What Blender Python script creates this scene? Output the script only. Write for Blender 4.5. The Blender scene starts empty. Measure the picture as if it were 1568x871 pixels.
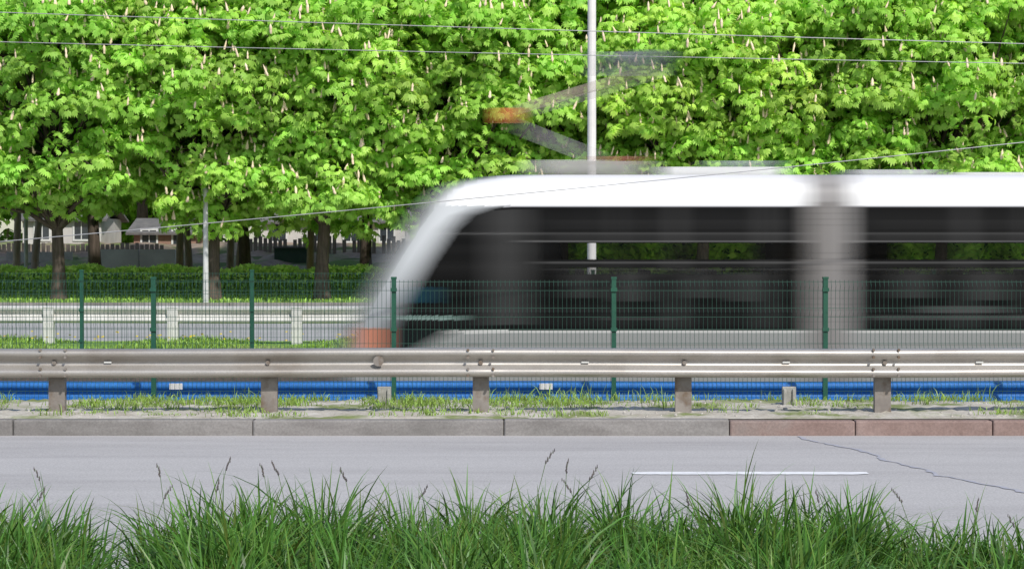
import bpy, math, random
import numpy as np
from mathutils import Vector
random.seed(7); rng=np.random.default_rng(7)
scene=bpy.context.scene
F=3400.0; ZC=1.6

# ------------------------------------------------------------ helpers
def link(o,parent=None):
    scene.collection.objects.link(o)
    if parent: o.parent=parent
    return o
def empty(name,loc=(0,0,0)):
    e=bpy.data.objects.new(name,None); e.location=loc; e.empty_display_size=.2
    return link(e)
class MB:
    def __init__(s): s.v=[];s.f=[]
    def box(s,x0,x1,y0,y1,z0,z1):
        b=len(s.v)
        s.v+=[(x0,y0,z0),(x1,y0,z0),(x1,y1,z0),(x0,y1,z0),(x0,y0,z1),(x1,y0,z1),(x1,y1,z1),(x0,y1,z1)]
        s.f+=[(b,b+3,b+2,b+1),(b+4,b+5,b+6,b+7),(b,b+1,b+5,b+4),(b+1,b+2,b+6,b+5),(b+2,b+3,b+7,b+6),(b+3,b,b+4,b+7)]
    def tube(s,pts,rad,n=8,cap=True):
        pts=[Vector(p) for p in pts]; b=len(s.v)
        for i,p in enumerate(pts):
            d=(pts[min(i+1,len(pts)-1)]-pts[max(i-1,0)]).normalized()
            a=Vector((0,0,1)) if abs(d.z)<.9 else Vector((1,0,0))
            u=d.cross(a).normalized(); w=d.cross(u).normalized()
            r=rad[i] if hasattr(rad,'__len__') else rad
            for k in range(n):
                t=2*math.pi*k/n
                s.v.append(tuple(p+u*(r*math.cos(t))+w*(r*math.sin(t))))
        for i in range(len(pts)-1):
            for k in range(n):
                k2=(k+1)%n
                s.f.append((b+i*n+k,b+i*n+k2,b+(i+1)*n+k2,b+(i+1)*n+k))
        if cap:
            s.f.append(tuple(b+k for k in range(n))); e=b+(len(pts)-1)*n
            s.f.append(tuple(e+k for k in reversed(range(n))))
    def obj(s,name,mat,parent=None,smooth=False,bevel=0):
        m=bpy.data.meshes.new(name); m.from_pydata(s.v,[],s.f); m.update()
        if mat: m.materials.append(mat)
        if smooth:
            m.polygons.foreach_set('use_smooth',[True]*len(m.polygons))
        o=link(bpy.data.objects.new(name,m),parent)
        if bevel:
            md=o.modifiers.new('b','BEVEL'); md.width=bevel; md.segments=2; md.limit_method='ANGLE'
        return o
def npmesh(name,V,Fq,mat,col=None,smooth=False):
    V=np.asarray(V,dtype=np.float32).reshape(-1,3); Fq=np.asarray(Fq,dtype=np.int32)
    m=bpy.data.meshes.new(name); k=Fq.shape[1]
    m.vertices.add(len(V)); m.vertices.foreach_set('co',V.ravel())
    m.loops.add(Fq.size); m.loops.foreach_set('vertex_index',Fq.ravel())
    m.polygons.add(len(Fq)); m.polygons.foreach_set('loop_start',np.arange(len(Fq),dtype=np.int32)*k)
    if smooth: m.polygons.foreach_set('use_smooth',np.ones(len(Fq),dtype=bool))
    if col is not None:
        a=m.color_attributes.new('col','FLOAT_COLOR','POINT')
        a.data.foreach_set('color',np.asarray(col,dtype=np.float32).ravel())
    m.update(calc_edges=True); m.validate()
    m.materials.append(mat)
    return m
# ------------------------------------------------------------ materials
def newmat(name):
    m=bpy.data.materials.new(name); m.use_nodes=True
    nt=m.node_tree; return m,nt,nt.nodes['Principled BSDF']
def ramp(nt,fac,stops):
    r=nt.nodes.new('ShaderNodeValToRGB'); e=r.color_ramp.elements
    while len(e)<len(stops): e.new(.5)
    for i,(p,c) in enumerate(stops):
        e[i].position=p; e[i].color=(c[0],c[1],c[2],1)
    nt.links.new(fac,r.inputs[0]); return r.outputs[0]
def noise(nt,scale,detail=5,rough=.6,vec=None,stretch=None):
    n=nt.nodes.new('ShaderNodeTexNoise'); n.inputs['Scale'].default_value=scale
    n.inputs['Detail'].default_value=detail; n.inputs['Roughness'].default_value=rough
    tc=nt.nodes.new('ShaderNodeTexCoord'); src=tc.outputs['Object']
    if stretch:
        mp=nt.nodes.new('ShaderNodeMapping'); mp.inputs['Scale'].default_value=stretch
        nt.links.new(src,mp.inputs[0]); src=mp.outputs[0]
    nt.links.new(src,n.inputs['Vector']); return n.outputs['Fac']
def mix(nt,fac,a,b,mode='MIX'):
    m=nt.nodes.new('ShaderNodeMix'); m.data_type='RGBA'; m.blend_type=mode
    for s,v in ((0,fac),(6,a),(7,b)):
        if hasattr(v,'links') or isinstance(v,bpy.types.NodeSocket): nt.links.new(v,m.inputs[s])
        elif s==0: m.inputs[0].default_value=v
        else: m.inputs[s].default_value=(v[0],v[1],v[2],1)
    return m.outputs[2]
def noisemat(name,c1,c2,scale,rough=.8,metal=0,c3=None,scale2=None,bump=0,stretch=None,spec=.3,fine=None,lo=.48,hi=.62,st2=None,finelo=.5):
    m,nt,b=newmat(name)
    f=noise(nt,scale,6,.65,stretch=stretch)
    col=ramp(nt,f,[(.3,c1),(.7,c2)])
    if c3:
        f2=noise(nt,scale2 or scale*.2,4,.6,stretch=st2)
        r=ramp(nt,f2,[(lo,(0,0,0)),(hi,(1,1,1))])
        col=mix(nt,r,col,c3)
    if fine:
        ff=noise(nt,fine,2,.7); col=mix(nt,.6,col,ramp(nt,ff,[(.25,(finelo,)*3),(.75,(1,1,1))]),'MULTIPLY')
    nt.links.new(col,b.inputs['Base Color'])
    b.inputs['Roughness'].default_value=rough; b.inputs['Metallic'].default_value=metal
    b.inputs['Specular IOR Level'].default_value=spec
    if bump:
        bp=nt.nodes.new('ShaderNodeBump'); bp.inputs['Strength'].default_value=bump; bp.inputs['Distance'].default_value=.01
        nt.links.new(noise(nt,scale*6,4),bp.inputs['Height']); nt.links.new(bp.outputs[0],b.inputs['Normal'])
    return m
def leafmat(name,tint=(1,1,1),trans=.35,rough=.45,spec=.35,vary=False):
    m,nt,b=newmat(name)
    at=nt.nodes.new('ShaderNodeAttribute'); at.attribute_name='col'
    c=mix(nt,1,at.outputs['Color'],tint,'MULTIPLY')
    if vary:
        oi=nt.nodes.new('ShaderNodeObjectInfo')
        c=mix(nt,1,c,ramp(nt,oi.outputs['Random'],[(0,(.84,.92,.9)),(1,(1.0,1.0,1.0))]),'MULTIPLY')
    nt.links.new(c,b.inputs['Base Color']); b.inputs['Roughness'].default_value=rough
    b.inputs['Specular IOR Level'].default_value=spec
    tr=nt.nodes.new('ShaderNodeBsdfTranslucent')
    c2=mix(nt,1,c,(1.3,1.2,.6),'MULTIPLY'); nt.links.new(c2,tr.inputs[0])
    ms=nt.nodes.new('ShaderNodeMixShader'); ms.inputs[0].default_value=trans
    nt.links.new(b.outputs[0],ms.inputs[1]); nt.links.new(tr.outputs[0],ms.inputs[2])
    nt.links.new(ms.outputs[0],nt.nodes['Material Output'].inputs[0]); return m

M_asph=noisemat('asphalt',(.42,.40,.395),(.55,.53,.52),1.3,.9,c3=(.53,.51,.50),scale2=.5,fine=70,bump=.3,stretch=(.25,1.6,1),st2=(.12,1.2,1),lo=.42,hi=.62,finelo=.3)
M_asph2=noisemat('asphalt_far',(.38,.37,.365),(.47,.46,.455),.5,.9,fine=30)
M_paint=noisemat('road_paint',(.6,.6,.61),(.85,.85,.85),9,.7)
M_crack=noisemat('crack_filler',(.32,.32,.36),(.40,.40,.44),6,.9)
M_kerbg=noisemat('kerb_concrete',(.2,.185,.175),(.31,.295,.28),2,.9,fine=50,bump=.5,c3=(.16,.15,.14),scale2=1.1,stretch=(1,1,4),lo=.5,hi=.75)
M_kerbr=noisemat('kerb_red',(.22,.15,.13),(.31,.225,.2),3,.9,fine=50,bump=.5,c3=(.24,.2,.18),scale2=1.5,lo=.5,hi=.7)
M_verge=noisemat('verge_soil',(.38,.34,.27),(.66,.62,.55),2.2,.95,c3=(.22,.26,.09),scale2=1.2,fine=40,bump=.6,lo=.5,hi=.62)
M_bed=noisemat('ballast',(.15,.14,.13),(.3,.28,.26),12,.95,fine=30)
M_lawn=noisemat('lawn',(.12,.23,.035),(.22,.38,.07),1.2,.95,c3=(.26,.3,.1),scale2=.4,fine=15)
M_bank=noisemat('bank_earth',(.03,.055,.012),(.06,.09,.02),5,.95)
M_soil=noisemat('brown_soil',(.24,.175,.13),(.42,.33,.26),.8,.95,c3=(.15,.22,.06),scale2=.35,fine=6)
M_ground=noisemat('ground_earth',(.07,.1,.03),(.13,.15,.06),.5,.95)
M_galv=noisemat('galvanised',(.38,.355,.325),(.50,.47,.43),.9,.38,metal=.5,c3=(.30,.26,.22),scale2=1.3,stretch=(1,1,3),fine=70,lo=.48,hi=.8,spec=.5,finelo=.65)
M_galvfar=noisemat('galvanised_far',(.5,.49,.46),(.66,.65,.61),1.4,.5,metal=.2)
M_post=noisemat('post_steel',(.17,.15,.135),(.27,.245,.22),5,.7,metal=.2,c3=(.14,.1,.07),scale2=4)
M_dark=noisemat('dark_metal',(.05,.045,.04),(.1,.08,.07),12,.7)
M_green=noisemat('fence_green',(.008,.06,.036),(.013,.085,.05),5,.45,spec=.4)
M_wiregreen=noisemat('wire_green',(.02,.06,.045),(.03,.085,.06),5,.5,spec=.3)
M_blue=noisemat('blue_paint',(.018,.135,.43),(.03,.185,.52),2,.55,fine=20)
M_white=noisemat('white_paint',(.5,.5,.48),(.62,.62,.6),6,.6)
M_pole=noisemat('pole_paint',(.62,.6,.58),(.75,.73,.7),3,.6)
M_lamp=noisemat('lamp_grey',(.4,.41,.41),(.55,.55,.55),3,.6)
M_mark=noisemat('marker_concrete',(.2,.2,.18),(.36,.35,.32),14,.8)
M_wire=noisemat('wire',(.3,.3,.31),(.4,.4,.41),3,.5,metal=.3)
M_bark=noisemat('bark',(.05,.04,.03),(.13,.1,.08),5,.95,stretch=(3,3,.5),bump=.8)
M_bark2=noisemat('bark_light',(.24,.18,.13),(.4,.31,.25),5,.95,stretch=(3,3,.5),bump=.8)
M_leaf=leafmat('chestnut_leaf',trans=.42,spec=.25,rough=.5,vary=True)
M_grass=leafmat('grass_blade',trans=.3,rough=.42,spec=.36)
M_candle=noisemat('blossom',(.64,.46,.32),(.86,.73,.55),20,.8)

def attrmat(name,rough,spec):
    m,nt,b=newmat(name)
    at=nt.nodes.new('ShaderNodeAttribute'); at.attribute_name='col'
    nt.links.new(at.outputs['Color'],b.inputs['Base Color']); nt.links.new(at.outputs['Alpha'],b.inputs['Alpha'])
    b.inputs['Roughness'].default_value=rough; b.inputs['Specular IOR Level'].default_value=spec
    return m
M_tram=attrmat('tram_skin',.35,.07)

# ------------------------------------------------------------ ground strips
def strip(name,pts,mat,x0=-60,x1=60,dx=None,rough=0,parent=None,dy=None):
    P=[pts[0]]
    for a,b in zip(pts,pts[1:]):
        n=1 if not dy else max(1,int(abs(b[0]-a[0])/dy))
        for i in range(1,n+1):
            t=i/n; P.append((a[0]+(b[0]-a[0])*t,a[1]+(b[1]-a[1])*t))
    nx=2 if not dx else int((x1-x0)/dx)+1
    X=np.linspace(x0,x1,nx); Y=np.array([p[0] for p in P]); Z=np.array([p[1] for p in P])
    V=np.zeros((nx,len(P),3)); V[:,:,0]=X[:,None]; V[:,:,1]=Y; V[:,:,2]=Z
    if rough:
        V[:,1:-1,2]+=rough*(np.sin(X*1.7)[:,None]*np.sin(Y*2.3+1)+rng.normal(0,.5,(nx,len(P))))[:,1:-1]
    idx=np.arange(nx*len(P)).reshape(nx,-1)
    Fq=np.stack([idx[:-1,:-1],idx[1:,:-1],idx[1:,1:],idx[:-1,1:]],-1).reshape(-1,4)
    return link(bpy.data.objects.new(name,npmesh(name,V,Fq,mat,smooth=rough>0)),parent)
prof=[(-40,0),(10.75,0),(10.9,-.15),(20.38,-.15),(20.5,-.02),(23.1,0),(23.6,-.45),(34.2,-.45),(34.9,0),(37.0,0),(37.2,-.15),(62,-.15),(62.2,0),(82,0),(92,1.6),(900,1.9)]
strip('ground',[(y,z-.05) for y,z in prof],M_ground,-600,600)
strip('foreground_bank',[(-5,0),(10.7,0)],M_bank)
strip('road',[(10.86,-.146),(20.41,-.146)],M_asph)
strip('verge',[(20.56,-.004),(21.6,.0),(23.1,-.01),(23.62,-.44)],M_verge,-14,14,.06,.013,dy=.08)
strip('tramway_bed',[(23.62,-.44),(34.2,-.44),],M_bed)
strip('lawn',[(34.2,-.44),(34.9,0.01),(37.0,.01)],M_lawn,-40,40,.2,.02,dy=.2)
strip('far_road',[(37.2,-.146),(62,-.146)],M_asph2)
strip('park_lawn',[(62.2,.004),(82,.004)],M_lawn)
strip('soil_bank',[(82,.006),(92,1.61),(110,1.62)],M_soil,-60,60,.6,.1,dy=.6)

def kerb(name,y0,y1,z0,z1,x0,x1,seg,mat,gap=.008):
    mb=MB(); x=x0
    while x<x1-.01:
        L=min(seg*random.uniform(.93,1.06),x1-x)
        if x1-x-L<seg*.4: L=x1-x
        dz=random.uniform(-.008,.006); dyy=random.uniform(-.008,.008)
        mb.box(x+gap/2,x+L-gap/2,y0+dyy,y1+dyy,z0,z1+dz); x+=L
    return mb.obj(name,mat,bevel=.018)
kerb('kerb',20.39,20.55,-.3,.0,-4.18-11.5,2.0,2.3,M_kerbg,.005)
kerb('red_kerb',20.39,20.55,-.3,-.003,2.0,14,1.22,M_kerbr,.006)
kerb('near_kerb',10.72,10.86,-.3,.0,-12,12,1,M_kerbg)
kerb('far_kerb',62.02,62.2,-.3,.01,-40,40,1,M_kerbg)
mb=MB()
def dash(xa,xb,yc,w):
    n=40; b=len(mb.v)
    for i in range(n+1):
        x=xa+(xb-xa)*i/n; j=random.uniform(-.012,.012); k=.7+.3*min(1,i/3,(n-i)/3)
        mb.v.append((x,yc-w*k/2+j,-.141)); mb.v.append((x,yc+w*k/2+j*.6,-.141))
    for i in range(n): mb.f.append((b+2*i,b+2*i+2,b+2*i+3,b+2*i+1))
dash(.92,2.73,17.0,.2); dash(-7.5,-5.2,17,.2); dash(6.6,8.6,17,.2)
mb.obj('lane_marking',M_paint)
mb=MB()
def crack(p0,p1,w,n=60,j=.02):
    b=len(mb.v)
    d=Vector((p1[0]-p0[0],p1[1]-p0[1])).normalized(); nn=(-d.y,d.x); o=0
    for i in range(n+1):
        t=i/n; o=o*.8+random.gauss(0,j); ww=w*random.uniform(.3,1.3)/2
        x=p0[0]+(p1[0]-p0[0])*t+nn[0]*o; y=p0[1]+(p1[1]-p0[1])*t+nn[1]*o
        mb.v.append((x-nn[0]*ww,y-nn[1]*ww,-.1415)); mb.v.append((x+nn[0]*ww,y+nn[1]*ww,-.1415))
    for i in range(n): mb.f.append((b+2*i,b+2*i+2,b+2*i+3,b+2*i+1))
crack((2.6,20.3),(3.9,14.2),.05)
mb.obj('road_crack',M_crack)

# ------------------------------------------------------------ guardrails
WP=[(.14,-.018),(.134,-.045),(.122,-.068),(.105,-.08),(.078,-.08),(.062,-.068),(.03,-.012),(.012,0),(-.012,0),(-.03,-.012),(-.062,-.068),(-.078,-.08),(-.105,-.08),(-.122,-.068),(-.134,-.045),(-.14,-.018)]
def wbeam(name,x0,x1,y,zc,mat,parent,splices=(),sc=1.0,dx=.1,wob=.004):
    X=np.arange(x0,x1+dx,dx); V=np.zeros((len(X),len(WP),3)); V[:,:,0]=X[:,None]
    wv=wob*(np.sin(X*1.3+y)+.6*np.sin(X*3.1))[:,None]; wz=wob*np.sin(X*.9+2)[:,None]
    V[:,:,1]=y+np.array([p[1] for p in WP])*sc+wv; V[:,:,2]=zc+np.array([p[0] for p in WP])*sc+wz
    for s in splices:
        k=(X>s-.17)&(X<s+.17); V[k,:,1]-=.006
    idx=np.arange(V.shape[0]*V.shape[1]).reshape(V.shape[0],-1)
    Fq=np.stack([idx[:-1,:-1],idx[1:,:-1],idx[1:,1:],idx[:-1,1:]],-1).reshape(-1,4)
    o=link(bpy.data.objects.new(name,npmesh(name,V,Fq,mat,smooth=True)),parent)
    md=o.modifiers.new('s','SOLIDIFY'); md.thickness=.005; md.offset=1
    return o
P=empty('guardrail')
dR=21.25; s=F/dR
px=[-244,83,410,736,1048,1355,1662]
xs=[(p-784)/s for p in px]; xs=[xs[0]-4.1,xs[0]-2.05]+xs+[xs[-1]+1.95,xs[-1]+3.9]
wbeam('beam',xs[0]-1,xs[-1]+1,dR,.48,M_galv,P,splices=[xs[i] for i in (1,3,5,7,9)])
mb=MB(); mk=MB(); mbolt=MB()
for i,x in enumerate(xs):
    y=dR+.09
    mb.box(x-.078,x+.078,y,y+.006,-.4,.6); mb.box(x-.078,x-.072,y+.0061,y+.09,-.4,.6); mb.box(x+.072,x+.078,y+.0061,y+.09,-.4,.6)
    mk.box(x-.05,x+.05,dR+.006,dR+.088,.40,.56)
    sp=(i%2==1)
    offs=[-.12,.12] if sp else []
    for o in offs:
        for z in (.605,.535,.425,.36):
            mbolt.tube([(x+o,dR-.07,z),(x+o,dR-.098,z)],.014,6)
    mbolt.tube([(x,dR-.0,.48),(x,dR-.03,.48)],.022,8)
mb.obj('posts',M_post,P); mk.obj('spacers',M_dark,P); mbolt.obj('bolts',M_post,P)
mb=MB(); x=(580-784)/s; mb.tube([(x,dR-.082,.5),(x,dR-.09,.5)],.05,14); mb.obj('dark_cap',M_post,P)
mb=MB()
for p in (896,1204,1500,165): 
    x=(p-784)/s; mb.box(x-.035,x+.035,dR-.02,dR-.012,.478,.492)
mb.obj('slot_tags',M_white,P)

P=empty('guardrail'); dF=35.8; s2=F/dF
xf=[(265-784)/s2+2.0*i for i in range(-6,16)]
wbeam('beam',xf[0],xf[-1],dF,.49,M_galvfar,P,dx=.3)
mb=MB()
for x in xf: mb.box(x-.085,x+.085,dF-.095,dF+.05,-.15,.62)
mb.obj('posts',M_galvfar,P,bevel=.01)
P=empty('blue_guardrail'); dB=25.9
wbeam('beam',-9,9,dB,-.13,M_blue,P,sc=1.08,dx=.3)
wbeam('lower_beam',-9,9,dB-.12,-.36,M_blue,P,sc=.6,dx=.3)
mb=MB()
for i in range(-4,5): mb.box(i*2.2-.05,i*2.2+.05,dB+.01,dB+.1,-.5,-.0)
mb.obj('posts',M_blue,P)
mb=MB()
for p in (271,836): 
    x=(p-784)*dB/F; mb.box(x-.075,x+.075,dB-.11,dB-.095,-.07,.0)
mb.obj('reflectors',M_white,P)
for p in (588,1209):
    x=(p-784)*22.5/F; mb=MB(); 
    mb.box(x-.07,x+.07,22.5,22.56,-.2,.17); mb.box(x-.062,x-.03,22.47,22.4995,-.2,.15); mb.box(x+.03,x+.062,22.47,22.4995,-.2,.15)
    mb.obj('marker_post',M_mark,bevel=.008)

# ------------------------------------------------------------ mesh fences
def fence(d,posts,ztop,zbot,capx):
    P=empty('mesh_fence'); mp=MB(); mw=MB()
    for x in posts:
        mp.box(x-.026,x+.026,d-.03,d+.03,zbot,ztop+.02); mp.box(x-.032,x+.032,d-.036,d+.036,ztop+.0205,ztop+.045)
        for z in (ztop-.1,ztop-.55,ztop-1.0): mp.box(x-.036,x+.036,d-.05,d-.0305,z-.02,z+.02)
    folds=[ztop-.06,ztop-.36,ztop-.76,ztop-1.2]
    def yo(z):
        for f in folds:
            if abs(z-f)<.05: return -.035*(1-abs(z-f)/.05)
        return 0
    zs=[zbot+.08]
    for f in sorted(folds): zs+=[f-.05,f,f+.05]
    zs.append(ztop+.01)
    zs=sorted(zs)
    r=.0024
    x=posts[0]
    while x<posts[-1]:
        b=len(mw.v)
        for z in zs:
            y=d+yo(z); mw.v+=[(x-r,y,z),(x,y-r,z),(x+r,y,z)]
        for i in range(len(zs)-1):
            for k in range(3):
                mw.f.append((b+i*3+k,b+i*3+(k+1)%3,b+i*3+3+(k+1)%3,b+i*3+3+k))
        x+=.05
    hz=[]
    for f in folds: hz+=[f-.05,f+.05]
    z=zbot+.1
    while z<ztop:
        if min(abs(z-f) for f in folds)>.09: hz.append(z)
        z+=.2
    for z in hz: mw.box(posts[0],posts[-1],d+yo(z)-.0025,d+yo(z)+.0025,z-.0025,z+.0025)
    mp.obj('posts',M_green,P); mw.obj('wire_mesh',M_wiregreen,P)
d1=25.2; k=d1/F
fence(d1,[(p-784)*k for p in (-515,-140,235,603,940,1264,1588,1912)],1.2,-.45,0)
d2=32.7; k=d2/F
fence(d2,[(p-784)*k for p in (-397,-136,125,386,647,908,1169,1430,1691)],1.2,-.45,0)

# ------------------------------------------------------------ rails
P=empty('tram_track'); mb=MB(); ms=MB()
for yc in (28.4,29.9,31.3,32.4): mb.box(-40,40,yc-.035,yc+.035,-.40,-.3)
for i in range(-60,60): ms.box(i*.65-.12,i*.65+.12,28.0,30.4,-.46,-.405)
mb.obj('rails',M_dark,P); ms.obj('sleepers',M_kerbg,P)

# ------------------------------------------------------------ tram
T=empty('tram')
dT=27.9; sT=F/dT; W=2.5
zk=np.array([-.3,.338,.91,1.40,1.81,2.14,2.30,2.40,2.46,2.50]); xk=np.array([-2.38,-2.39,-2.13,-1.83,-1.57,-1.33,-1.15,-.94,-.62,.0])
def xs_of_z(z): return np.interp(z,zk,xk)
def ztop_of_x(x): return np.interp(x,xk[1:],zk[1:])
gz=np.array([.3,.52,.91,1.4,1.81,1.98,2.06,2.1]); gx=np.array([-1.78,-1.76,-1.6,-1.31,-1.03,-.84,-.6,-.35])
rowjit=np.interp(np.linspace(-.4,2.6,600),np.linspace(-.4,2.6,60),rng.random(60))
def ss(a,b,x): t=np.clip((x-a)/(b-a),0,1); return t*t*(3-2*t)
WIN=[(.45,1.0),(1.2,1.75),(2.05,2.85),(4.9,5.35),(5.65,6.15),(6.35,6.8),(7.6,8.6)]
def tram_color(X,Z,far=False):
    C=np.ones(X.shape+(4,)); 
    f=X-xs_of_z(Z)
    base=.25+.30*ss(.12,.34,f)*ss(.6,1.6,Z)+.09*ss(.05,.2,f)-.20*ss(.38,.55,f)  # nose pillar: bluish reflections and pale streak painted into the colour
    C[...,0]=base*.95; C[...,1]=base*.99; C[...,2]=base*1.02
    g=(Z>.54)&(Z<2.1)&(X>np.interp(Z,gz,gx))
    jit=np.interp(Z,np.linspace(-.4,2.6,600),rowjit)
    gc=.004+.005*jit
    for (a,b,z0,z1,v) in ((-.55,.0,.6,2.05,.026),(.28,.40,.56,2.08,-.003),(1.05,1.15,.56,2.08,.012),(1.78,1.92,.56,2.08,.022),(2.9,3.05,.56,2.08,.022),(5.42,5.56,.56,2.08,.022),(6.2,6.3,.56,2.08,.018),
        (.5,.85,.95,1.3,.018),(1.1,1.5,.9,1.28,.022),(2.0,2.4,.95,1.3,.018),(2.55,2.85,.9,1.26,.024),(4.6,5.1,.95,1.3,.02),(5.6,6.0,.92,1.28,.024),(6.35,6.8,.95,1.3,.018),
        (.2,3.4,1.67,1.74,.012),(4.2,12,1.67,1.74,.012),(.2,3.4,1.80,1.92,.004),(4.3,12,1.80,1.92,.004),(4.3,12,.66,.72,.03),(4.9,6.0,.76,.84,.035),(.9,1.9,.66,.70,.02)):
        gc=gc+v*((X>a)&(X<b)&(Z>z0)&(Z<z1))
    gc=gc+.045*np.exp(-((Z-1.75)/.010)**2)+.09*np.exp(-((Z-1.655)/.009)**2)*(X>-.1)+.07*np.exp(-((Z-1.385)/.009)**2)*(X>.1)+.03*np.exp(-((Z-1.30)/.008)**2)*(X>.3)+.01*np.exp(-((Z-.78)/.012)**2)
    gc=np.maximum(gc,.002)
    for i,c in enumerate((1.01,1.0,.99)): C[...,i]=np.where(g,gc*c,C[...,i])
    strip_=(Z>1.42)&(Z<1.63)&(X>.3)
    if not far: 
        C[...,3]=np.where(g&strip_,.28,1.0)
        C[...,3]=np.where(g&(Z>1.24)&(Z<1.33)&(X>.3),.7,C[...,3])
    else:
        win=np.zeros(X.shape,bool)
        for a,b in WIN: win|=(X>a+L_*.5)&(X<b+L_*.5)
        win&=(Z>1.2)&(Z<1.66)
        C[...,3]=np.where(win,.03,1.0)
        for i in range(3): C[...,i]=np.where((Z<2.1),.01,C[...,i])
    t=g&(X>-1.6)&(X<-1.15)&(Z>.88)&(Z<1.08); C[t,0:3]=(.008,.03,.045)
    t=g&(X>-1.7)&(X<-.85)&(Z>.665)&(Z<.72); C[t,0:3]=(.15,.21,.19)
    r=(Z>=2.1)&(f>.3); C[r,0:3]=(.80,.80,.80)
    t=(Z>2.36)&(f>.3); C[t,0:3]=(.60,.60,.61)
    t=(Z>2.085)&(Z<2.105)&(X>-.4); C[t,0:3]=(.3,.3,.32)
    lo=(Z<=.54)&(X>-.95-1.9*(.54-Z)); C[lo,0:3]=(.225,.23,.222)
    t=(Z<=.54)&(Z>.50)&lo; C[t,0:3]=(.42,.42,.40)
    t=(Z<=.36)&(Z>.34)&lo; C[t,0:3]=(.17,.17,.16)
    lb=(Z<=.54)&(X<=-.95-1.9*(.54-Z))&(X>-1.76); C[lb,0:3]=(.008,.01,.01)
    o=(Z<.56)&(Z>.2)&(X>-2.2)&(X<-1.8); C[o,0:3]=(.46,.18,.11)
    gw=(X>3.5)&(X<4.07); C[gw,0:3]=(.175,.165,.158); C[gw,3]=1
    gwt=gw&(Z>2.15); C[gwt,0:3]=(.27,.26,.255)
    gw2=(X>3.9)&(X<4.07)&(Z>.2)&(Z<=2.15); C[gw2,0:3]=(.23,.22,.215)
    gw3=gw&((Z*14%1)<.12); C[gw3,0:3]*=.85
    return C
L=.42; L_=L
def blurred(X,Z,far=False,n=24):
    acc=np.zeros(X.shape+(3,)); al=np.zeros(X.shape); cov=np.zeros(X.shape)
    for i in range(n):
        x=X-L*(i+.5)/n; cv=(x>=xs_of_z(Z))|(Z>2.45)&(x>-.6)
        c=tram_color(x,Z,far); w=cv.astype(float)
        acc+=c[...,:3]*w[...,None]; al+=w*c[...,3]; cov+=w
    col=acc/np.maximum(cov,1e-6)[...,None]; a=al/n
    nose=(X<.2)
    a=np.where(nose,1-np.sqrt(np.clip(1-a,0,1)),a)
    out=np.ones(X.shape+(4,)); out[...,:3]=col; out[...,3]=a
    return out
xst=np.concatenate([np.linspace(-2.39,-.3,116),np.arange(-.27,12.5,.03)])
NS=165; NC=8
V=[]
zt=ztop_of_x(xst)
for x,t in zip(xst,zt):
    w=W/2*(1-.22*max(0,(-.9-x)/1.3)**2)
    r=min(.32,(t+.3)*.25)
    zz=np.linspace(-.22,t-r,NS)
    yy=-w+.06*np.clip((zz-1.0)/1.3,0,1)**2
    a=np.linspace(0,math.pi/2,NC+1)[1:]
    cy=yy[-1]+r*1.1*(1-np.cos(a)); cz=t-r+r*np.sin(a)
    hy=np.concatenate([yy,cy]); hz=np.concatenate([zz,cz])
    V.append(np.stack([np.full(2*len(hy),x),np.concatenate([hy,-hy[::-1]]),np.concatenate([hz,hz[::-1]])],-1))
V=np.array(V); nh=V.shape[1]//2
C=np.zeros(V.shape[:2]+(4,))
C[:,:nh]=blurred(V[:,:nh,0],V[:,:nh,2]); C[:,nh:]=blurred(V[:,nh:,0],V[:,nh:,2],True)
idx=np.arange(V.shape[0]*V.shape[1]).reshape(V.shape[0],-1)
Fq=np.stack([idx[:-1,:-1],idx[1:,:-1],idx[1:,1:],idx[:-1,1:]],-1).reshape(-1,4)
V[:,:,1]+=dT+W/2
link(bpy.data.objects.new('body',npmesh('body',V,Fq,M_tram,C,smooth=True)),T)
def soft(name,x0,x1,y0,y1,z0,z1,col,amax=1.0,Ls=.35,dz=(0,0)):
    n=28; X=np.linspace(x0,x1,n); Vv=[];Cc=[]
    for x in X:
        t=(x-x0)/(x1-x0); o=dz[0]+(dz[1]-dz[0])*t
        a=min(1,(x-x0)/Ls,(x1-x)/Ls); a=max(0,a)*amax; a=1-math.sqrt(1-a*.999)
        for (y,z) in ((y0,z0),(y0,z1),(y1,z1),(y1,z0)):
            Vv.append((x,y,z+o)); Cc.append((*col,a))
    Fq=[]
    for i in range(n-1):
        for k in range(4): Fq.append((i*4+k,i*4+(k+1)%4,i*4+4+(k+1)%4,i*4+4+k))
    link(bpy.data.objects.new(name,npmesh(name,Vv,Fq,M_tram,Cc)),T)
yc=dT+W/2; sp=F/yc
def wx(p): return (p-784)/sp
def wz(y): return ZC+(376-y)/sp
soft('roof_unit_1',wx(785),wx(1020),yc-.7,yc+.7,2.45,wz(250),(.36,.35,.33),.75,.6)
soft('roof_unit_2',wx(985),wx(1210),yc-.8,yc+.8,2.45,wz(259),(.6,.6,.6),.95)
soft('roof_unit_3',wx(1055),wx(1210),yc-.6,yc+.6,wz(260),wz(249),(.35,.4,.4),.6,.5)
soft('roof_unit_4',wx(1270),wx(1440),yc-.8,yc+.8,2.45,wz(263),(.5,.5,.52),.8)
soft('roof_unit_5',wx(1420),wx(1900),yc-.8,yc+.8,2.45,wz(267),(.6,.6,.6),.9)
soft('pantograph_base',wx(880),wx(1010),yc-.35,yc+.35,wz(251),wz(241),(.42,.16,.12),.5,.5)
soft('pantograph_frame',wx(790),wx(950),yc-.5,yc+.5,wz(262),wz(247),(.6,.6,.58),.5,.5)
soft('lower_arm',wx(765),wx(950),yc-.05,yc+.05,wz(198),wz(170),(.5,.5,.5),.2,.6,dz=(0,-.62))
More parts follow.
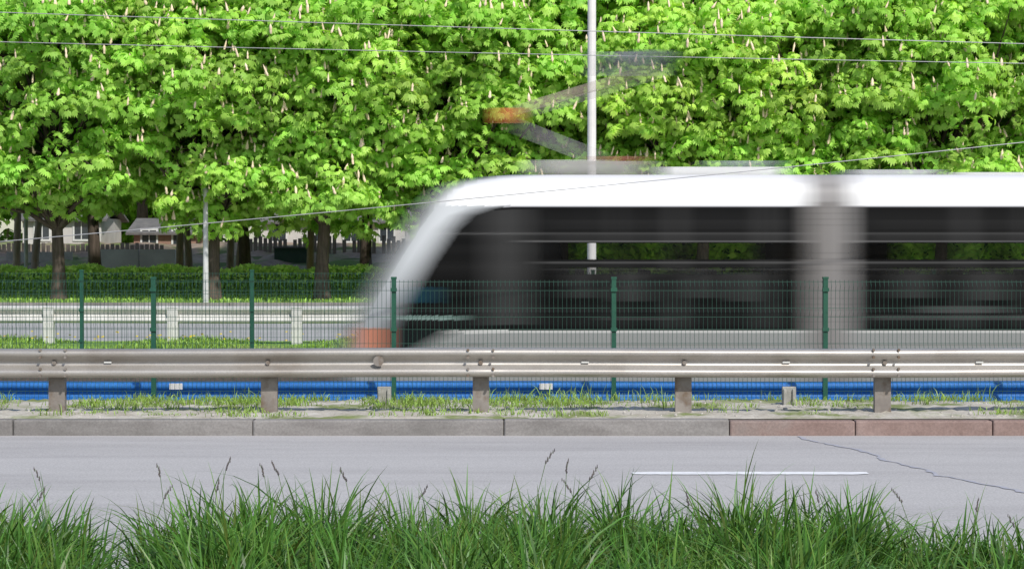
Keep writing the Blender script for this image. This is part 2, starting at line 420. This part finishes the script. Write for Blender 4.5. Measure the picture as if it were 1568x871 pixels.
soft('upper_arm_top',wx(765),wx(1010),yc-.04,yc+.04,wz(185),wz(169),(.5,.42,.34),.42,.5,dz=(0,.64))
soft('upper_arm_low',wx(790),wx(1030),yc-.045,yc+.045,wz(186),wz(174),(.5,.45,.42),.22,.5,dz=(0,.6))
soft('knee_joint',wx(738),wx(818),yc-.2,yc+.2,wz(188),wz(167),(.6,.2,.06),.65,.33)
soft('collector_head',wx(885),wx(1045),yc-.8,yc+.8,wz(110),wz(88),(.26,.28,.31),.6,.6)
soft('collector_shoe',wx(940),wx(1035),yc-.9,yc+.9,wz(93),wz(86),(.2,.2,.24),.4,.4)
mb=MB()
for x in (.1,1.9,6.5,8.3):
    for y in (28.35,29.85): mb.tube([(x,y,-.02),(x,y+.12,-.02)],.29,20)
mb.obj('wheels',M_dark,T)
mb=MB(); mb.box(-1.0,3.2,28.2,30.1,-.1,.3); mb.box(4.6,12,28.2,30.1,-.1,.3); mb.obj('underframe',M_dark,T)
mb=MB()
for x in np.arange(.5,11,.85):
    if 3.2<x<4.6: continue
    for y in (28.5,29.7): mb.box(x,x+.42,y,y+.45,.6,.75); mb.box(x+.36,x+.43,y,y+.45,.75,1.28)
mb.obj('seats',M_dark,T)

# ------------------------------------------------------------ poles and wires
P=empty('catenary_pole'); x=(906-784)*33.9/F; mb=MB()
mb.tube([(x,33.9,-.45),(x,33.9,.3),(x,33.9,7.2)],[.085,.07,.062],16); mb.box(x-.14,x+.14,33.76,34.04,-.46,-.3)
mb.obj('shaft',M_pole,P,smooth=False)
mb=MB(); mb.tube([(x,33.9,6.6),(x,29.15,6.9)],.03,8); mb.tube([(x,33.9,7.1),(x,30.5,6.85)],.012,6); mb.obj('bracket_arm',M_pole,P)
P=empty('street_lamp'); x=(315-784)*62.4/F; mb=MB()
mb.tube([(x,62.4,-.15),(x,62.4,1.2),(x,62.4,3.0)],[.085,.075,.065],12)
mb.obj('post',M_lamp,P)
mb=MB(); mb.tube([(x,62.4,2.98),(x,62.4,3.02),(x,62.4,3.16),(x,62.4,3.22)],[.06,.1,.12,.04],12); mb.obj('lantern',M_lamp,P,smooth=True)
P=empty('street_lamp'); x=(40-784)*79/F; mb=MB(); mb.tube([(x,79,0),(x,79,4)],.07,10)
mb.obj('post',M_lamp,P); mb=MB(); mb.box(x-.1,x+.5,78.9,79.1,4,4.12); mb.obj('lantern',M_lamp,P,bevel=.03)
def wire(pts,d,r):
    mb=MB(); xs_=[p[0] for p in pts]; zs_=[p[1] for p in pts]
    co=np.polyfit(xs_,zs_,2); X=np.linspace(-14,14,50)
    mb.tube([(x,d,float(np.polyval(co,x))) for x in X],r,6); mb.obj('overhead_wire',M_wire)
def w3(pp,d): return [((p-784)*d/F,ZC+(376-y)*d/F) for p,y in pp]
wire(w3([(0,20),(784,45),(1568,68)],29.15),29.15,.006)
wire(w3([(0,65),(784,83),(1568,98)],31.9),31.9,.006)
wire(w3([(0,370),(650,311),(1568,218)],26.6),26.6,.006)

# ------------------------------------------------------------ trees
def rotm(n):
    n=n/np.linalg.norm(n,axis=1,keepdims=True)
    a=rng.normal(size=n.shape); u=np.cross(n,a); u/=np.linalg.norm(u,axis=1,keepdims=True)
    v=np.cross(n,u); return np.stack([u,v,n],-1)
def shoot_template(seed,nl=6,nf=5):
    r=random.Random(seed); Vt=[]
    for i in range(nl):
        az=2*math.pi*i/nl+r.uniform(-.3,.3); rad=r.uniform(.07,.15); z0=r.uniform(-.05,.05)
        dirr=np.array([math.cos(az),math.sin(az),0]); side=np.array([-math.sin(az),math.cos(az),0])
        drop=r.uniform(.3,1.15)
        fwd=dirr*math.cos(drop)-np.array([0,0,1])*math.sin(drop)
        c=dirr*rad+np.array([0,0,z0])
        for j in range(nf):
            a=(j-(nf-1)/2)*.5; l=r.uniform(.13,.175)*(1-.12*abs(j-(nf-1)/2)); wd=.031
            f=fwd*math.cos(a)+side*math.sin(a); s_=-fwd*math.sin(a)+side*math.cos(a)
            dn=np.array([0,0,-.03])
            Vt+=[c,c+f*l*.62-s_*wd+dn*.3,c+f*l+dn*1.8,c+f*l*.62+s_*wd+dn*.3]
    return np.array(Vt)
TPL=[shoot_template(i) for i in range(8)]
def crown_mesh(name,seed,rx,rz,zc,nlobe,per,nfill):
    r=np.random.default_rng(seed)
    d=r.normal(size=(nlobe,3)); d/=np.linalg.norm(d,axis=1,keepdims=True)
    rad=r.uniform(.6,1.03,nlobe)[:,None]
    cen=d*rad*np.array([rx,rx,rz])+np.array([0,0,zc])
    lr=r.uniform(.5,1.25,nlobe)
    li=np.repeat(np.arange(nlobe),np.maximum(12,(per*(lr/.88)**2).astype(int))); N0=len(li)
    n=r.normal(size=(N0,3)); n[:,2]=np.abs(n[:,2])*.95-.3; n/=np.linalg.norm(n,axis=1,keepdims=True)
    p=cen[li]+n*lr[li][:,None]*np.array([1.15,1.15,.68])*r.uniform(.72,1.14,N0)[:,None]
    nf_=r.normal(size=(nfill,3)); nf_/=np.linalg.norm(nf_,axis=1,keepdims=True)
    pf=nf_*r.uniform(.62,.9,nfill)[:,None]*np.array([rx,rx,rz])+np.array([0,0,zc])
    p=np.concatenate([p,pf]); n=np.concatenate([n,nf_]); li=np.concatenate([li,r.integers(0,nlobe,nfill)])
    k_=p[:,2]>1.65+.55*np.sin(p[:,0]*1.7+seed)*np.cos(p[:,1]*1.3); blo=np.arange(len(p))<N0; p=p[k_];n=n[k_];li=li[k_];blo=blo[k_]; N=len(p)
    ax=n*.7+np.array([0,0,.75])+r.normal(0,.25,(N,3))
    R=rotm(ax); sc=r.uniform(.7,1.3,N)
    ti=r.integers(0,len(TPL),N); TT=np.array(TPL)[ti]*sc[:,None,None]
    V=np.einsum('nij,nkj->nki',R,TT)+p[:,None,:]
    k=V.shape[1]
    hue=r.random(N)*.6+r.random(nlobe)[li]*.6; br=r.uniform(.85,1.15,N)*(r.uniform(.82,1.15,nlobe)[li])
    c=np.stack([(.37+.17*hue)*br,(.69+.07*hue)*br,(.11+.05*hue)*br,np.ones(N)],-1)
    Cc=np.repeat(c[:,None,:],k,1)
    m=npmesh(name,V,np.arange(N*k).reshape(-1,4),M_leaf,Cc)
    sel=np.where((r.random(N)<.27)&(n[:,2]>-.3)&blo)[0]
    q=p[sel]; hh=r.uniform(.18,.31,len(sel)); rr=r.uniform(.034,.055,len(sel)); nn=5
    ang=np.arange(nn)*2*math.pi/nn
    lev=[(0.03,.6),(.25,1.0),(.45,.75),(.65,.75),(1.0,.1)]
    tilt=r.normal(0,.18,(len(sel),2))
    VV=np.zeros((len(sel),len(lev),nn,3))
    for li_,(t,w) in enumerate(lev):
        jw=w*r.uniform(.7,1.25,(len(sel),1))
        VV[:,li_,:,0]=q[:,0:1]+np.cos(ang)*rr[:,None]*jw+tilt[:,0:1]*hh[:,None]*t; VV[:,li_,:,1]=q[:,1:2]+np.sin(ang)*rr[:,None]*jw+tilt[:,1:2]*hh[:,None]*t
        VV[:,li_,:,2]=(q[:,2]+.05+hh*t)[:,None]
    base=(np.arange(len(sel))*len(lev)*nn)[:,None,None,None]
    a=np.arange(len(lev)-1)[:,None]*nn+np.arange(nn)[None]; b_=np.arange(len(lev)-1)[:,None]*nn+(np.arange(nn)[None]+1)%nn
    q4=np.stack([a,b_,b_+nn,a+nn],-1)[None]
    m2=npmesh(name+'_blossom',VV,(base+q4).reshape(-1,4),M_candle)
    return m,m2,cen
def trunk_mesh(name,seed,cen,h,r0,mat,zb):
    r=random.Random(seed); mb=MB(); pts=[];rad=[]
    ox=oy=0
    for i in range(9):
        t=i/8; z=-.1+(h)*t; ox+=r.uniform(-.1,.1)*(i>1); oy+=r.uniform(-.1,.1)*(i>1)
        pts.append((ox,oy,z)); rad.append(r0*(1.35 if i==0 else 1)*(1-.75*t))
    mb.tube(pts,rad,12)
    for c in list(cen)[::2]:
        i=r.randint(2,6); s0=Vector(pts[i]); e=Vector(c)
        if e.z<2.4: continue
        if e.z<s0.z-.5: i=2; s0=Vector(pts[2])
        m1=s0.lerp(e,.35)+Vector((0,0,.3)); m2=s0.lerp(e,.7)+Vector((r.uniform(-.2,.2),r.uniform(-.2,.2),.25))
        mb.tube([s0,m1,m2,e],[rad[i]*.5,.06,.035,.012],6,cap=False)
    m=bpy.data.meshes.new(name); m.from_pydata(mb.v,[],mb.f); m.update(); m.materials.append(mat)
    m.polygons.foreach_set('use_smooth',[True]*len(m.polygons)); return m
CR=[]
for i in range(3):
    m,m2,cen=crown_mesh('crown%d'%i,20+i,4.2,4.6,6.45,128,42,900)
    CR.append((m,m2,trunk_mesh('trunk%d'%i,40+i,cen,8.5,.2,M_bark,2)))
def tree(name,x,y,z,kind,rot,sc,szr=1.0):
    P=empty(name,(x,y,z)); P.rotation_euler=(0,0,rot); P.scale=(sc,sc,sc*szr)
    for nm,m in zip(('crown','blossoms','trunk'),CR[kind]): link(bpy.data.objects.new(nm,m),P)
def X_(p,d): return (p-784)*d/F
for i,(p,d,sc) in enumerate([(-150,65,1.0),(90,64,1.0),(327,63.8,.96),(493,64,1.05),(700,65,1.0),(860,66,1.05),(1075,64,1.0),(1235,64.5,1.05),(1440,64,1.0),(1680,65,1.05)]):
    tree('chestnut_tree',X_(p,d),d,0,i%3,i*2.1+.5,sc)
for i,(p,d) in enumerate([(-60,76),(145,75),(375,76),(560,78),(780,77),(960,76),(1150,78),(1340,76),(1530,77),(1720,76)]):
    tree('chestnut_tree',X_(p,d),d,0,(i+1)%3,i*1.3+1,1.12,1.16)
for i in range(8):
    tree('chestnut_tree',-26+i*7.2,110+3*(i%2),1.6,i%3,i*1.7,1.6)
for i in range(6):
    tree('distant_tree',-42+i*16,140+5*(i%2),-5.0,i%3,i*1.7,2.5)
for p,d,lean in ((25,82,.15),(52,83,.5),(140,80,.1),(275,80,.1),(290,81,-.3),(352,82,.2),(365,81,.5),(475,80,.1)):
    mb=MB(); x=X_(p,d)
    mb.tube([(x,d,0),(x+lean*.1,d,1.2),(x+lean*.5,d,3),(x+lean,d,5.5)],[.17,.14,.12,.08],10)
    mb.tube([(x+lean*.4,d,2.4),(x+lean*.5-.6,d,3.6),(x-.9,d,5)],[.08,.06,.03],7)
    mb.obj('bare_trunk',M_bark2,smooth=True)

# ------------------------------------------------------------ hedge
def leafmass(P,N,x0,x1,d0,dep,h,c1,c2,size=1.3):
    hx=rng.uniform(x0,x1,N); hy=d0+rng.uniform(-.1,dep,N); hz=rng.uniform(0,1,N)**.6*h*(1+.05*np.sin(hx*2.2)+.05*np.sin(hx*5.1))
    nn=rng.normal(size=(N,3)); nn[:,2]=abs(nn[:,2])+.3; nn[:,1]-=.6; R=rotm(nn)
    q=np.array([[0,-.06,0],[.03,0,.01],[0,.06,0],[-.03,0,.01]])*size
    V=np.einsum('nij,kj->nki',R,q)+np.stack([hx,hy,hz],-1)[:,None,:]
    top=np.clip((hz/h-.4)/.45,0,1)[:,None]; br=rng.uniform(.7,1.3,N)[:,None]  # leaf colour raised in place of missing sunlight, lightest at the top
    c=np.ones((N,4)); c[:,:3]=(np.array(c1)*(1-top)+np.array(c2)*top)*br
    link(bpy.data.objects.new('leaves',npmesh('leaves',V,np.arange(N*4).reshape(-1,4),M_leaf,np.repeat(c[:,None],4,1))),P)
M_core=noisemat('hedge_core',(.07,.14,.03),(.14,.27,.05),9,.95)
P=empty('hedge'); d0=69
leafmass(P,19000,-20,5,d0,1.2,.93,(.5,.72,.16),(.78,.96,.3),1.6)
mb=MB(); mb.box(-20,5,d0+.1,d0+1.0,0,.74); mb.obj('core',M_core,P)
P=empty('shrub_row')
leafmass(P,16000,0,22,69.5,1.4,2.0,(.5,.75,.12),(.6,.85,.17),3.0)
mb=MB(); mb.box(5.1,22,69.9,70.7,0,1.7); mb.box(0,5.0,70.3,70.7,0,1.7); mb.obj('core',M_core,P)

# ------------------------------------------------------------ buildings behind
M_wall=noisemat('plaster',(.42,.40,.38),(.58,.56,.53),1,.9); M_roof=noisemat('slate_roof',(.10,.10,.10),(.18,.17,.165),3,.9)
M_brick=noisemat('brick',(.22,.13,.1),(.32,.2,.15),3,.9); M_glass=noisemat('window_dark',(.02,.025,.03),(.04,.05,.06),2,.2,spec=.6)
M_shed=noisemat('shed_dark',(.03,.06,.045),(.05,.08,.06),3,.8); M_plank=noisemat('planks',(.13,.11,.09),(.26,.22,.19),6,.9,stretch=(6,1,.4))
M_slab=noisemat('slab',(.22,.22,.21),(.36,.35,.33),2,.9)
def house(name,x0,x1,y0,y1,z0,zw,zr,wall,nwin):
    P=empty(name); mb=MB(); mb.box(x0,x1,y0,y1,z0,zw); mb.obj('walls',wall,P)
    mb=MB(); o=.3; ym=(y0+y1)/2
    mb.v=[(x0-o,y0-o,zw-.05),(x1+o,y0-o,zw-.05),(x1+o,ym,zr),(x0-o,ym,zr),(x0-o,y1+o,zw-.05),(x1+o,y1+o,zw-.05)]
    mb.f=[(0,1,2,3),(3,2,5,4)]; ob=mb.obj('roof',M_roof,P); md=ob.modifiers.new('s','SOLIDIFY'); md.thickness=.1
    mg=MB(); mf=MB()
    for i in range(nwin):
        xc=x0+(x1-x0)*(i+.5)/nwin; zc=(z0+zw)/2+.1
        mg.box(xc-.3,xc+.3,y0-.02,y0-.003,zc-.4,zc+.4)
        for a,b_,c_,d_ in ((-.38,.38,-.48,-.4),(-.38,.38,.4,.48),(-.38,-.3,-.4,.4),(.3,.38,-.4,.4),(-.02,.02,-.4,.4)): mf.box(xc+a,xc+b_,y0-.05,y0-.021,zc+c_,zc+d_)
    mg.obj('windows',M_glass,P); mf.obj('frames',M_white,P)
house('plaster_house',X_(35,97),X_(155,97),97,102,1.55,2.8,3.4,M_wall,2)
house('brick_house',X_(205,95),X_(300,95),95,100,1.3,2.2,2.8,M_brick,2)
house('plaster_house',X_(400,99),X_(620,99),99,104,1.5,2.7,3.4,M_wall,4)
P=empty('garden_shed'); mb=MB(); xa=X_(420,88); xb=X_(470,88)
mb.box(xa,xb,88,89.2,.8,1.5); mb.obj('body',M_shed,P); mb=MB(); mb.box(xa-.05,xb+.05,87.95,89.25,1.5,1.56); mb.obj('lid',M_roof,P)
P=empty('board_fence'); mb=MB(); x=X_(-80,90)
while x<X_(620,90):
    if not (X_(250,90)<x<X_(380,90)) and random.random()<.93: 
        h=random.uniform(.3,.42) if x<X_(300,90) else random.uniform(.5,.72); mb.box(x,x+.15,90,90.03,1.1,1.3+h)
    x+=.2
mb.obj('boards',M_plank,P)
P=empty('concrete_wall'); mb=MB()
for a,b_ in ((150,212),(214,268)): mb.box(X_(a,86),X_(b_,86),86,86.2,.5,1.45)
mb.obj('panels',M_wall,P)
P=empty('concrete_wall'); mb=MB()
mb.box(X_(10,88),X_(110,88),88,88.2,.7,1.35); mb.obj('panels',M_slab,P)

# ------------------------------------------------------------ grass
def blades(name,bx,by,bz,h,w,bend,colf,mat,seg=5,parent=None,az=None,dark=.65):
    N=len(bx); az=rng.uniform(0,2*math.pi,N) if az is None else az
    D=np.stack([np.cos(az),np.sin(az),np.zeros(N)],-1)
    fa=rng.uniform(-.9,.9,N); S=np.stack([np.cos(fa),np.sin(fa),np.zeros(N)],-1)
    V=np.zeros((N,seg+1,2,3)); Cc=np.ones((N,seg+1,2,4)); c=colf(N)
    for i in range(seg+1):
        t=i/seg
        p=np.stack([bx,by,bz],-1)+D*(h*bend*t**2.2)[:,None]+np.array([0,0,1])*(h*(t-.5*bend*t**3))[:,None]
        ww=w*(1-.15*t)*(1 if t<.55 else 1-((t-.55)/.45)**1.4*.97)
        V[:,i,0]=p-S*(ww/2)[:,None]; V[:,i,1]=p+S*(ww/2)[:,None]
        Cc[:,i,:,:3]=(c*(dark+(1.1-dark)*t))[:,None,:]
    base=np.arange(N)[:,None]*(seg+1)*2; i=np.arange(seg)[None]*2
    Fq=np.stack([base+i,base+i+1,base+i+3,base+i+2],-1).reshape(-1,4)
    return link(bpy.data.objects.new(name,npmesh(name,V,Fq,mat,Cc,smooth=True)),parent)
def gcol(N,c=(.075,.19,.028)):
    b=rng.uniform(.45,1.55,N)[:,None]; y=rng.random(N)[:,None]**3
    return np.array(c)*b+y*np.array([.08,.05,.01])
P=empty('tall_grass')
nt_=600
tx=rng.uniform(-3.2,3.4,nt_); ty=rng.uniform(7.9,10.6,nt_)
u=tx*10/ty
dens=np.where(u<-1.95,.8,np.where(u<-1.62,.0,np.where(u<1.6,1.0,.42)))
hs=np.where(u<-1.95,1.08,np.where(u<-1.5,.85,np.where(u<1.6,1.03+.06*np.sin(u*5+1)+.06*np.sin(u*13),.82)))
bx=[];by=[];hh=[];bb=[];azs=[]
for i in range(nt_):
    n=int(44*dens[i]*rng.uniform(.4,1.4)); 
    r=np.abs(rng.normal(0,.08,n)); t=rng.uniform(0,2*math.pi,n)
    bx.append(tx[i]+r*np.cos(t)); by.append(np.minimum(ty[i]+r*np.sin(t),10.68))
    hk=rng.uniform(.72,1.18)
    hh.append(.50*hs[i]*hk*rng.uniform(.5,1.1,n)*np.where(rng.random(n)<.03,1.25,1)); bb.append(np.clip(rng.gamma(2.4,.25,n),.05,1.3)); azs.append(t+rng.normal(0,.6,n))
bx=np.concatenate(bx);by=np.concatenate(by);hh=np.concatenate(hh);bb=np.concatenate(bb);azs=np.concatenate(azs)
hh=hh*(1+.12*np.clip(bb-.5,0,1))
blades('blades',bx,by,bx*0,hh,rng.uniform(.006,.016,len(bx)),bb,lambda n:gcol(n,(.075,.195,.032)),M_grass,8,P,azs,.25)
N=14000; ux=rng.uniform(-3.2,3.4,N); uy=rng.uniform(8,10.6,N); uu=ux*10/uy
k=~((uu>-1.96)&(uu<-1.58)); ux=ux[k];uy=uy[k]; uu=uu[k]
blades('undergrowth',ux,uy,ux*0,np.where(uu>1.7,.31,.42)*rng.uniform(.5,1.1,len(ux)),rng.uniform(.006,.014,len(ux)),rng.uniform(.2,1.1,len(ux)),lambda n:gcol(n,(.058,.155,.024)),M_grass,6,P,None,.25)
mb=MB(); mh=MB()
for p,y in ((52,718),(68,748),(240,712),(262,745),(353,702),(398,712),(415,708),(335,735),(520,718),(655,745),(848,690),(870,705),(862,735),(1052,755),(1250,752),(1368,750),(1500,765),(1545,790),(915,715)):
    d=random.uniform(9.2,10.4); sc_=d/F; x=(p-784)*sc_; z=ZC-(y-376)*sc_; l=random.uniform(-.12,.12)
    P0=Vector((x-l*1.5,d,0)); P1=Vector((x-l,d,z*.5)); P2=Vector((x-l*.3,d,z-.05)); P3=Vector((x,d,z+.0))
    mb.tube([P0,P1,P2,P3],[.002,.0018,.0013,.001],5)
    for j in range(8):
        t=j/7; q=P2.lerp(P3,t)+Vector((random.uniform(-.004,.004),0,0))
        mh.tube([q-Vector((0,0,.006)),q,q+Vector((0,0,.01))],[.001,.0048*(1-.5*t),.001],5)
mb.obj('stems',noisemat('grass_stem',(.06,.12,.03),(.1,.17,.04),5,.7),P)
mh.obj('seed_heads',noisemat('seed_head',(.07,.06,.07),(.15,.13,.12),30,.9),P)
P=empty('verge_grass')
nt_=900; tx=rng.uniform(-6.5,6.5,nt_); ty=np.where(rng.random(nt_)<.6,rng.uniform(22.0,23.2,nt_),rng.uniform(20.7,22.3,nt_))
pat=np.sin(tx*1.9+1)+np.sin(tx*4.3)+rng.normal(0,.8,nt_); sand=(tx>1.2)&(tx<4.8)&(ty<22.8)&(rng.random(nt_)<.88)
k=(pat>-.8)&~sand&((ty>22)|(rng.random(nt_)<.75)); tx=tx[k];ty=ty[k]
bx=[];by=[];hh=[]
for i in range(len(tx)):
    n=int(rng.uniform(8,28)); bx.append(tx[i]+rng.normal(0,.1,n)); by.append(ty[i]+rng.normal(0,.07,n)); hh.append((.045 if ty[i]<22.0 else .058)*rng.uniform(.5,1.6,n)*rng.uniform(.5,1.5)*(2.0 if rng.random()<.12 else 1))
bx=np.concatenate(bx);by=np.clip(np.concatenate(by),20.62,23.4);hh=np.concatenate(hh)
blades('blades',bx,by,np.where(by>23.1,-(by-23.1)*.8,0.),hh,rng.uniform(.005,.010,len(bx)),rng.uniform(.1,1.1,len(bx)),lambda n:gcol(n,(.25,.40,.08)),M_grass,3,P)
mb=MB()
for i in range(260):
    x=rng.uniform(-6,6); y=rng.uniform(20.65,23); r=rng.uniform(.006,.018)
    mb.tube([(x,y,-.005),(x,y,r*.6),(x+.003,y,r)],[r,r*.9,r*.4],6)
mb.obj('pebbles',noisemat('stone',(.3,.28,.25),(.55,.52,.48),9,.9))
P=empty('lawn_grass'); N=14000
bx=rng.uniform(-9,3,N); by=rng.uniform(34.7,36.9,N)
blades('blades',bx,by,bx*0-.02,rng.uniform(.05,.2,N)*(.7+.4*np.sin(bx*2.1)),rng.uniform(.01,.02,N),rng.uniform(.1,.9,N),lambda n:gcol(n,(.27,.45,.08)),M_grass,3,P)
mb=MB()
for i in range(90):
    x=rng.uniform(-9,0); y=rng.uniform(34.8,36.8); z=rng.uniform(.08,.2); mb.tube([(x,y,z),(x,y,z+.015)],.02,6)
mb.obj('dandelions',noisemat('dandelion_yellow',(.7,.5,.02),(.8,.6,.05),9,.8),P)
P=empty('park_grass'); N=16000
bx=rng.uniform(-20,8,N); by=rng.uniform(62.4,69,N)
blades('blades',bx,by,bx*0,rng.uniform(.05,.16,N),rng.uniform(.02,.04,N),rng.uniform(.1,.9,N),lambda n:gcol(n,(.36,.6,.11)),M_grass,2,P)

# ------------------------------------------------------------ light, world, camera
ts=Vector((.42,-.9,.88)).normalized()
sl=bpy.data.lights.new('sun','SUN'); sl.energy=4.1; sl.angle=math.radians(1.5); sl.color=(1,.96,.9)
so=link(bpy.data.objects.new('sun',sl)); so.rotation_euler=ts.to_track_quat('Z','Y').to_euler()
w=bpy.data.worlds.new('World'); scene.world=w; w.use_nodes=True
nt=w.node_tree; sky=nt.nodes.new('ShaderNodeTexSky'); sky.sky_type='NISHITA'; sky.sun_disc=False
sky.sun_elevation=math.asin(ts.z); sky.sun_rotation=math.atan2(ts.x,ts.y)
nt.links.new(sky.outputs[0],nt.nodes['Background'].inputs[0]); nt.nodes['Background'].inputs[1].default_value=.15
cd=bpy.data.cameras.new('camera'); cd.sensor_width=36; cd.lens=36*F/1568; cd.clip_end=2000; cd.clip_start=.1
co=link(bpy.data.objects.new('camera',cd)); co.location=(0,0,ZC)
co.rotation_euler=(math.radians(90)-math.atan((435.5-376)/F),0,0)
scene.camera=co
scene.view_settings.view_transform='Standard'; scene.view_settings.look='None'; scene.view_settings.exposure=0
